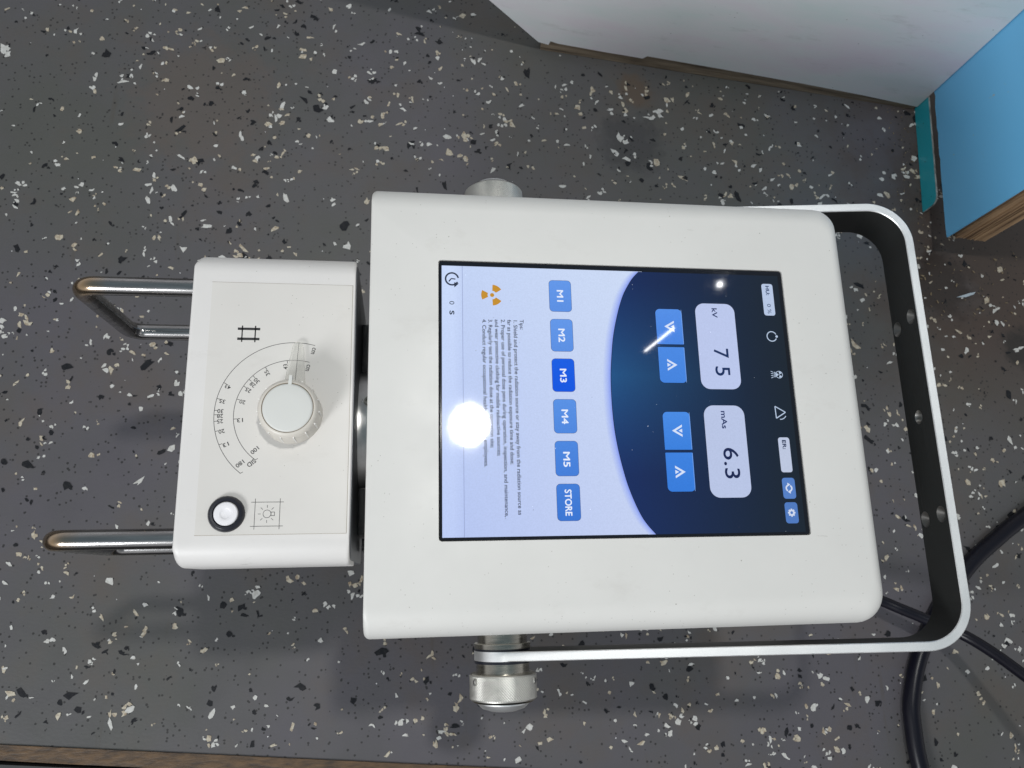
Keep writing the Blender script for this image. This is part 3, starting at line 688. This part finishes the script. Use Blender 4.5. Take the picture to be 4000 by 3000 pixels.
pline(-72.5, 37.2, -70.6, 37.2, .26); pline(-72.5, 39.2, -70.6, 39.2, .26); pline(-70.6, 37.1, -70.6, 39.3, .26); pline(-72.5, 37.1, -72.5, 39.3, .26)
for a in (45, 90, 135, 180, 225, 270, 315):
    t_ = math.radians(a); pline(LCi[0] + 3.4 * math.cos(t_), LCi[1] + 3.4 * math.sin(t_), LCi[0] + 5.0 * math.cos(t_), LCi[1] + 5.0 * math.sin(t_), 0.26)
lb = m_.build('label_panel', ['label', 'ink', 'grime']); lb.parent = coll
# knob
m_ = MB(); kp = P(KC[0], KC[1], CZ)
m_.revolve(kp, (0, 0, 1), [(0.05, 17.4), (12, 17.1), (16.2, 16.8), (18.2, 16.0), (19.0, 15.0), (19.1, 14.3), (18.8, 14.15), (18.6, 14.0), (18.9, 13.8), (19.4, 13.4), (19.6, 12.6), (19.7, 6), (19.7, 0.5)], 96, 0, [3, 3, 3, 3, 3, 1, 1, 1, 0, 0, 0, 0, 0], True, False, True)
for k in range(15):        # grip ribs
    a = math.radians(-82 + k * 24 + 4); r = 17.0
    d = Vector((math.cos(a), math.sin(a), 0)); s_ = Vector((-d.y, d.x, 0)); q = kp + d * r * MM
    pts = [q + d * x * MM + s_ * y * MM + Vector((0, 0, z * MM)) for z in (3.0, 16.5) for (x, y) in ((-0.6, -0.35), (0.45, -0.3), (0.45, 0.3), (-0.6, 0.35))]
    m_.add(pts, [(0, 1, 5, 4), (1, 2, 6, 5), (2, 3, 7, 6), (4, 5, 6, 7)], 2)
a = math.radians(87); d = Vector((math.cos(a), math.sin(a), 0)); s_ = Vector((-d.y, d.x, 0))
pts = [kp + d * x * MM + s_ * y * MM + Vector((0, 0, z * MM)) for z in (15.0, 19.75) for (x, y) in ((13.0, -1.0), (18.6, -0.8), (18.6, 0.8), (13.0, 1.0))]
m_.add(pts, [(0, 1, 5, 4), (1, 2, 6, 5), (2, 3, 7, 6), (3, 0, 4, 7), (4, 5, 6, 7)], 0)
kb = m_.build('dial_knob', ['knob', 'grime', 'rib', 'skirt'], sharp=60); kb.parent = coll
# clear pointer
m_ = MB()
def pp(l_, s2, z): q = kp + d * l_ * MM + s_ * s2 * MM; return Vector((q.x, q.y, P(0, 0, CZ + z).z))
outp = [(12, -6.2), (18, -6.0), (40.5, -3.2)] + [(40.5 + 3.0 * math.cos(math.radians(t_)), 3.0 * math.sin(math.radians(t_))) for t_ in range(-75, 76, 15)] + [(40.5, 3.2), (18, 6.0), (12, 6.2)]
n = len(outp)
m_.add([pp(l_, s2, 1.2) for l_, s2 in outp] + [pp(l_, s2, 2.6) for l_, s2 in outp], [list(range(n))[::-1], [n + i for i in range(n)]], 0)
m_.add([pp(l_, s2, z_) for z_ in (1.2, 2.62) for l_, s2 in outp], [[i, (i + 1) % n, n + (i + 1) % n, n + i] for i in range(n)], 2)
m_.poly([pp(16, -0.16, 1.1), pp(43.3, -0.16, 1.1), pp(43.3, 0.16, 1.1), pp(16, 0.16, 1.1)], 1)
pn_ = m_.build('clear_pointer', ['clear', 'ink', 'clearedge']); pn_.parent = coll
# lamp button
m_ = MB(); bp_ = P(-96.6, 38.4, CZ)
m_.revolve(bp_, (0, 0, 1), [(-0.3, 10.1), (0.8, 10.0), (2.3, 9.2), (2.8, 8.4), (2.7, 7.3), (1.6, 6.9), (0.6, 6.8)], 64, 0, None, True, False, False)
br = m_.build('button_ring', ['black']); br.parent = coll
m_ = MB(); m_.revolve(bp_, (0, 0, 1), [(0.2, 6.7), (2.2, 6.6), (2.8, 6.1), (3.0, 4.8), (3.0, 3.3), (2.75, 2.9), (2.45, 2.2), (2.3, 0.3)], 64, 0, None, True, False, True)
bw = m_.build('lamp_button', ['buttonwhite']); bw.parent = coll
# guard rails
for yy in (179.6, 26.6):
    m_ = MB(); path = fillet_path([(-122, yy, -41), (-197.5, yy, -41), (-194.5, yy, -134), (-119.5, yy, -134)], 11, 14)
    tube(m_, path, 5.8, 28)
    part(m_.build('guard_rail', ['rod']))
# joint between collimator and housing
m_ = MB(); m_.revolve(P(-28.0, 100, -95), (1, 0, 0), [(0, 39), (9.5, 39)], 72, 0, None, True)
jt = part(m_.build('joint_collar', ['steel']))
m_ = MB(); m_.revolve(P(-21.3, 112, -58.0), (0, 0.28, 1), [(0, 3.1), (1.2, 3.1), (1.2, 2.0), (0.2, 1.9), (0.2, 0.4)], 24); sc_ = m_.build('screw', ['turned']); sc_.parent = jt; sc_.matrix_parent_inverse = Matrix.Identity(4)
for a_, b_ in (((-28.1, 30, -150), (-21.5, 60, -92)), ((-28.1, 141, -150), (-19.7, 176, -96)), ((-26, 20, -130), (-19.7, 28, -106))):
    m_ = MB(); m_.box(a_, b_); part(m_.build('joint_block', ['blackplastic']))
# --- carrying bracket: bar bent to a U, turned a little about the clamp axis ------
AX = (66.5, YC, -95.0); TIL = math.radians(8.0); ca, sa = math.cos(TIL), math.sin(TIL)
def yp(l_, y, h):      # along the arm, across, height of the bar
    return P(AX[0] + l_ * ca - h * sa, y, AX[2] + l_ * sa + h * ca)
m_ = MB(); HW = 154.4; TH = 5.9; HB = 18.3; Lf = 300.7; Rr = 31
def upath(off):
    """outline of the U at an inward offset"""
    hw = HW - off; L_ = Lf - off; R_ = Rr - off; pts = [(0, YC - hw)]
    for i in range(60): pts.append(((L_ - R_) * (i + 1) / 60, YC - hw)) if i < 59 else None
    for i in range(15): a = math.radians(-90 + 90 * i / 14); pts.append((L_ - R_ + R_ * math.cos(a), YC - hw + R_ + R_ * math.sin(a)))
    for i in range(15): a = math.radians(0 + 90 * i / 14); pts.append((L_ - R_ + R_ * math.cos(a), YC + hw - R_ + R_ * math.sin(a)))
    for i in range(60): pts.append(((L_ - R_) * (59 - i) / 60, YC + hw)) if i > 0 else None
    pts.append((0, YC + hw)) if pts[-1][0] > 1e-6 else None
    return pts
uo, ui_ = upath(0), upath(TH); n = len(uo); ch = 0.5
secs = []
for i in range(n):
    (a, b_), (c_, d_) = uo[i], ui_[i]
    hh = HB
    mx = lambda t_: (a + (c_ - a) * t_, b_ + (d_ - b_) * t_)
    e = ch / TH
    secs.append([(*mx(0), -hh + ch), (*mx(0), hh - ch), (*mx(e), hh), (*mx(1 - e), hh), (*mx(1), hh - ch), (*mx(1), -hh + ch), (*mx(1 - e), -hh), (*mx(e), -hh)])
for sct in secs: m_.v += [tuple(yp(*q)) for q in sct]
for i in range(n - 1):
    for j in range(8): m_.f.append([i * 8 + j, (i + 1) * 8 + j, (i + 1) * 8 + (j + 1) % 8, i * 8 + (j + 1) % 8]); m_.m.append(1 if j == 4 else 0); m_.sm.append(True)
m_.f.append(list(range(8))); m_.m.append(0); m_.sm.append(False); m_.f.append([(n - 1) * 8 + j for j in range(8)][::-1]); m_.m.append(0); m_.sm.append(False)
me = bpy.data.meshes.new('carrying_bracket'); me.from_pydata(m_.v, [], m_.f)
bm = bmesh.new(); bm.from_mesh(me); bmesh.ops.recalc_face_normals(bm, faces=bm.faces); bm.to_mesh(me); bm.free()
for p, mi_ in zip(me.polygons, m_.m): p.material_index = mi_
brk = link('carrying_bracket', me, ['alu', 'anod'])
# drilled, countersunk holes in the far bar
cut = MB()
for (y, h, r1, r2) in ((173.5, 9.8, 5.5, 1.8), (170.5, -11.2, 5.5, 1.8), (102.5, 0, 4.9, 3.6), (34.5, 9.8, 5.5, 1.8), (32.5, -11.2, 5.5, 1.8)):
    o1 = yp(Lf - TH - 1.0, y, h); dr = (yp(Lf + 2, y, h) - o1).normalized()
    cut.revolve(o1, dr, [(0, r1 + .9), (1.0, r1), (4.2, r2), (9, r2)], 32)
cme = bpy.data.meshes.new('c'); cme.from_pydata(cut.v, [], cut.f); bm = bmesh.new(); bm.from_mesh(cme); bmesh.ops.recalc_face_normals(bm, faces=bm.faces); bm.to_mesh(cme); bm.free()
cme.materials.append(M['countersink']); cob = bpy.data.objects.new('c', cme); COL.objects.link(cob)
md = brk.modifiers.new('b', 'BOOLEAN'); md.operation = 'DIFFERENCE'; md.object = cob; md.solver = 'EXACT'; md.material_mode = 'TRANSFER'
bpy.context.view_layer.update(); dg = bpy.context.evaluated_depsgraph_get(); nme = bpy.data.meshes.new_from_object(brk.evaluated_get(dg))
brk.modifiers.clear(); brk.data = nme; bpy.data.objects.remove(cob)
for p in nme.polygons: p.use_smooth = True
nme.set_sharp_from_angle(angle=math.radians(30)); nme.name = 'carrying_bracket'
part(brk)
# --- clamp knobs, one on each side ------------------------------------------------
def knurled(m_, org, dr, r, h, mi, n=504, rows=54):
    dr = Vector(dr); u = Vector((0, 0, 1)); w_ = dr.cross(u); k0 = len(m_.v)
    for j in range(rows + 1):
        for i in range(n):
            a = 2 * PI * i / n; t_ = j / rows
            p1 = (i / 6.0 + j / 6.0) % 1.0; p2 = (i / 6.0 - j / 6.0) % 1.0
            d_ = min(abs(p1 - .5), abs(p2 - .5)) * 2
            edge = min(1, min(t_, 1 - t_) * 18); rr_ = r - 0.42 * (1 - d_) * edge - (1 - edge) * 0.7
            m_.v.append(tuple(org + dr * (h * t_ * MM) + (u * math.cos(a) + w_ * math.sin(a)) * rr_ * MM))
    for j in range(rows):
        for i in range(n):
            i2 = (i + 1) % n; m_.f.append([k0 + j * n + i, k0 + j * n + i2, k0 + (j + 1) * n + i2, k0 + (j + 1) * n + i]); m_.m.append(mi); m_.sm.append(False)
for sgn in (-1, 1):
    dr = (0, sgn, 0); hb = HW                     # outer face of the arm
    A0 = P(AX[0], YC, AX[2])
    m_ = MB(); m_.revolve(A0, dr, [(128, 16.3), (143.9, 16.3), (143.9, 18.2), (144.2, 18.5), (147.0, 18.5), (147.2, 18.3)], 72); sp_ = part(m_.build('spindle', ['turned']))
    m_ = MB(); m_.revolve(A0, dr, [(147.2, 18.3), (hb - TH, 18.2)], 72); part(m_.build('rubber_washer', ['black']))
    m_ = MB(); m_.revolve(A0, dr, [(hb - TH + .0, 18.4), (hb + .02, 18.4)], 72); part(m_.build('bracket_eye', ['alu']))
    m_ = MB(); m_.revolve(A0, dr, [(hb, 18.3), (hb + 1.8, 18.3)], 72); part(m_.build('rubber_washer', ['black']))
    m_ = MB(); m_.revolve(A0, dr, [(hb + 1.8, 17.2), (hb + 8.6, 17.2)], 72, 1)
    m_.revolve(A0, dr, [(hb + 8.0, 17.5), (hb + 8.0, 20.4), (hb + 8.8, 21.2)], 72, 1)
    knurled(m_, A0 + Vector(dr) * (hb + 8.6) * MM, dr, 21.8, 15.4, 0)
    m_.revolve(A0, dr, [(hb + 23.8, 21.2), (hb + 25.4, 19.4), (hb + 25.6, 17.8)], 72, 1)
    kn = part(m_.build('clamp_knob', ['knurl', 'turned']))
    m_ = MB(); m_.revolve(A0, dr, [(hb + 25.0, 17.0), (hb + 26.6, 16.9), (hb + 29.4, 13.8), (hb + 31.0, 9), (hb + 31.6, 3)], 64); cp = m_.build('end_cap', ['alu']); cp.parent = kn; cp.matrix_parent_inverse = Matrix.Identity(4)
    for a in (-62, 62):
        t_ = math.radians(a); nd = Vector((math.sin(t_), 0, math.cos(t_))); o1 = A0 + Vector(dr) * (hb + 12.5) * MM + nd * 21.0 * MM
        m_ = MB(); m_.revolve(o1, nd, [(0, 2.3), (1.0, 2.2), (1.0, 1.5), (0.2, 1.4), (0.2, 0.2)], 20, 0, [0, 0, 1, 1, 1]); q = m_.build('set_screw', ['knurl', 'black']); q.parent = kn; q.matrix_parent_inverse = Matrix.Identity(4)
# ------------------------------------------------------------------ cables
zf = -330
m_ = MB(); tube(m_, spline([(980, 140, zf + 7.8), (860, 135, zf + 7.8), (760, 105, zf + 7.8), (658, 50, zf + 8), (620, 27, zf + 8), (584, 1, zf + 8), (547, -37, zf + 8), (515, -84, zf + 8), (500, -123, zf + 8), (497, -150, zf + 8), (499, -187, zf + 8), (512, -250, zf + 8), (540, -330, zf + 8)], 12), 8.1, 28)
tag(m_.build('power_cable', ['cable']), 'thick black cable curving over the floor under the corner of the silver bracket', 'cable')
m_ = MB(); tube(m_, spline([(270, 60, zf + 5), (320, 30, zf + 5), (385, 2, -318), (425, -16, -303), (464, -29.3, -300), (483, -38.2, -295), (504, -47.9, -290), (531, -61.5, -280), (547, -76, -265), (562, -96.4, -245), (585, -130, -215), (610, -175, -190)], 12), 5.3, 24)
tag(m_.build('hand_switch_cable', ['cable']), 'thinner glossy black cable leading out from below the white housing and rising', 'cable')
# loose splinters and crumbs near the boards
random.seed(21)
m_ = MB()
for i in range(150):
    if i < 90: x = random.uniform(0.575, 0.606); y = random.uniform(0.36, 0.55); L = random.uniform(0.0004, 0.0014)
    else: x = random.uniform(0.56, 0.72); y = random.uniform(0.27, 0.36); L = random.uniform(0.0006, 0.0025)
    a = random.random() * PI; W = L * random.uniform(0.25, 0.8); h = 0.0004 + W * 0.5
    c, s_ = math.cos(a), math.sin(a); q = lambda u, v, z: (x + c * u - s_ * v, y + s_ * u + c * v, z)
    m_.add([q(-L, -W * .5, .0006), q(L, -W * .3, .0006), q(L * .8, W * .4, .0006), q(-L * .7, W * .5, .0006), q(0, 0, .0006 + h)], [(0, 1, 4), (1, 2, 4), (2, 3, 4), (3, 0, 4)])
tag(m_.build('crumbs', ['plycrumb'] if 'plycrumb' in M else ['straw']), 'fine brown crumbs and sawdust on the floor by the boards', 'crumbs', kind='stuff')
m_ = MB(); q = [(0.628, 0.300), (0.645, 0.3055), (0.653, 0.307), (0.650, 0.304), (0.640, 0.3005)]
m_.add([(x, y, 0.0006) for x, y in q] + [(x, y, 0.0014) for x, y in q], [(5, 6, 7, 8, 9)] + [(i, (i + 1) % 5, 5 + (i + 1) % 5, 5 + i) for i in range(5)])
M['scrap'] = mat('pale_blue_scrap', (0.42, 0.50, 0.56), 0.5); o = m_.build('paint_flake', ['scrap']); tag(o, 'pale blue sliver lying on the floor in front of the blue board', 'splinter')
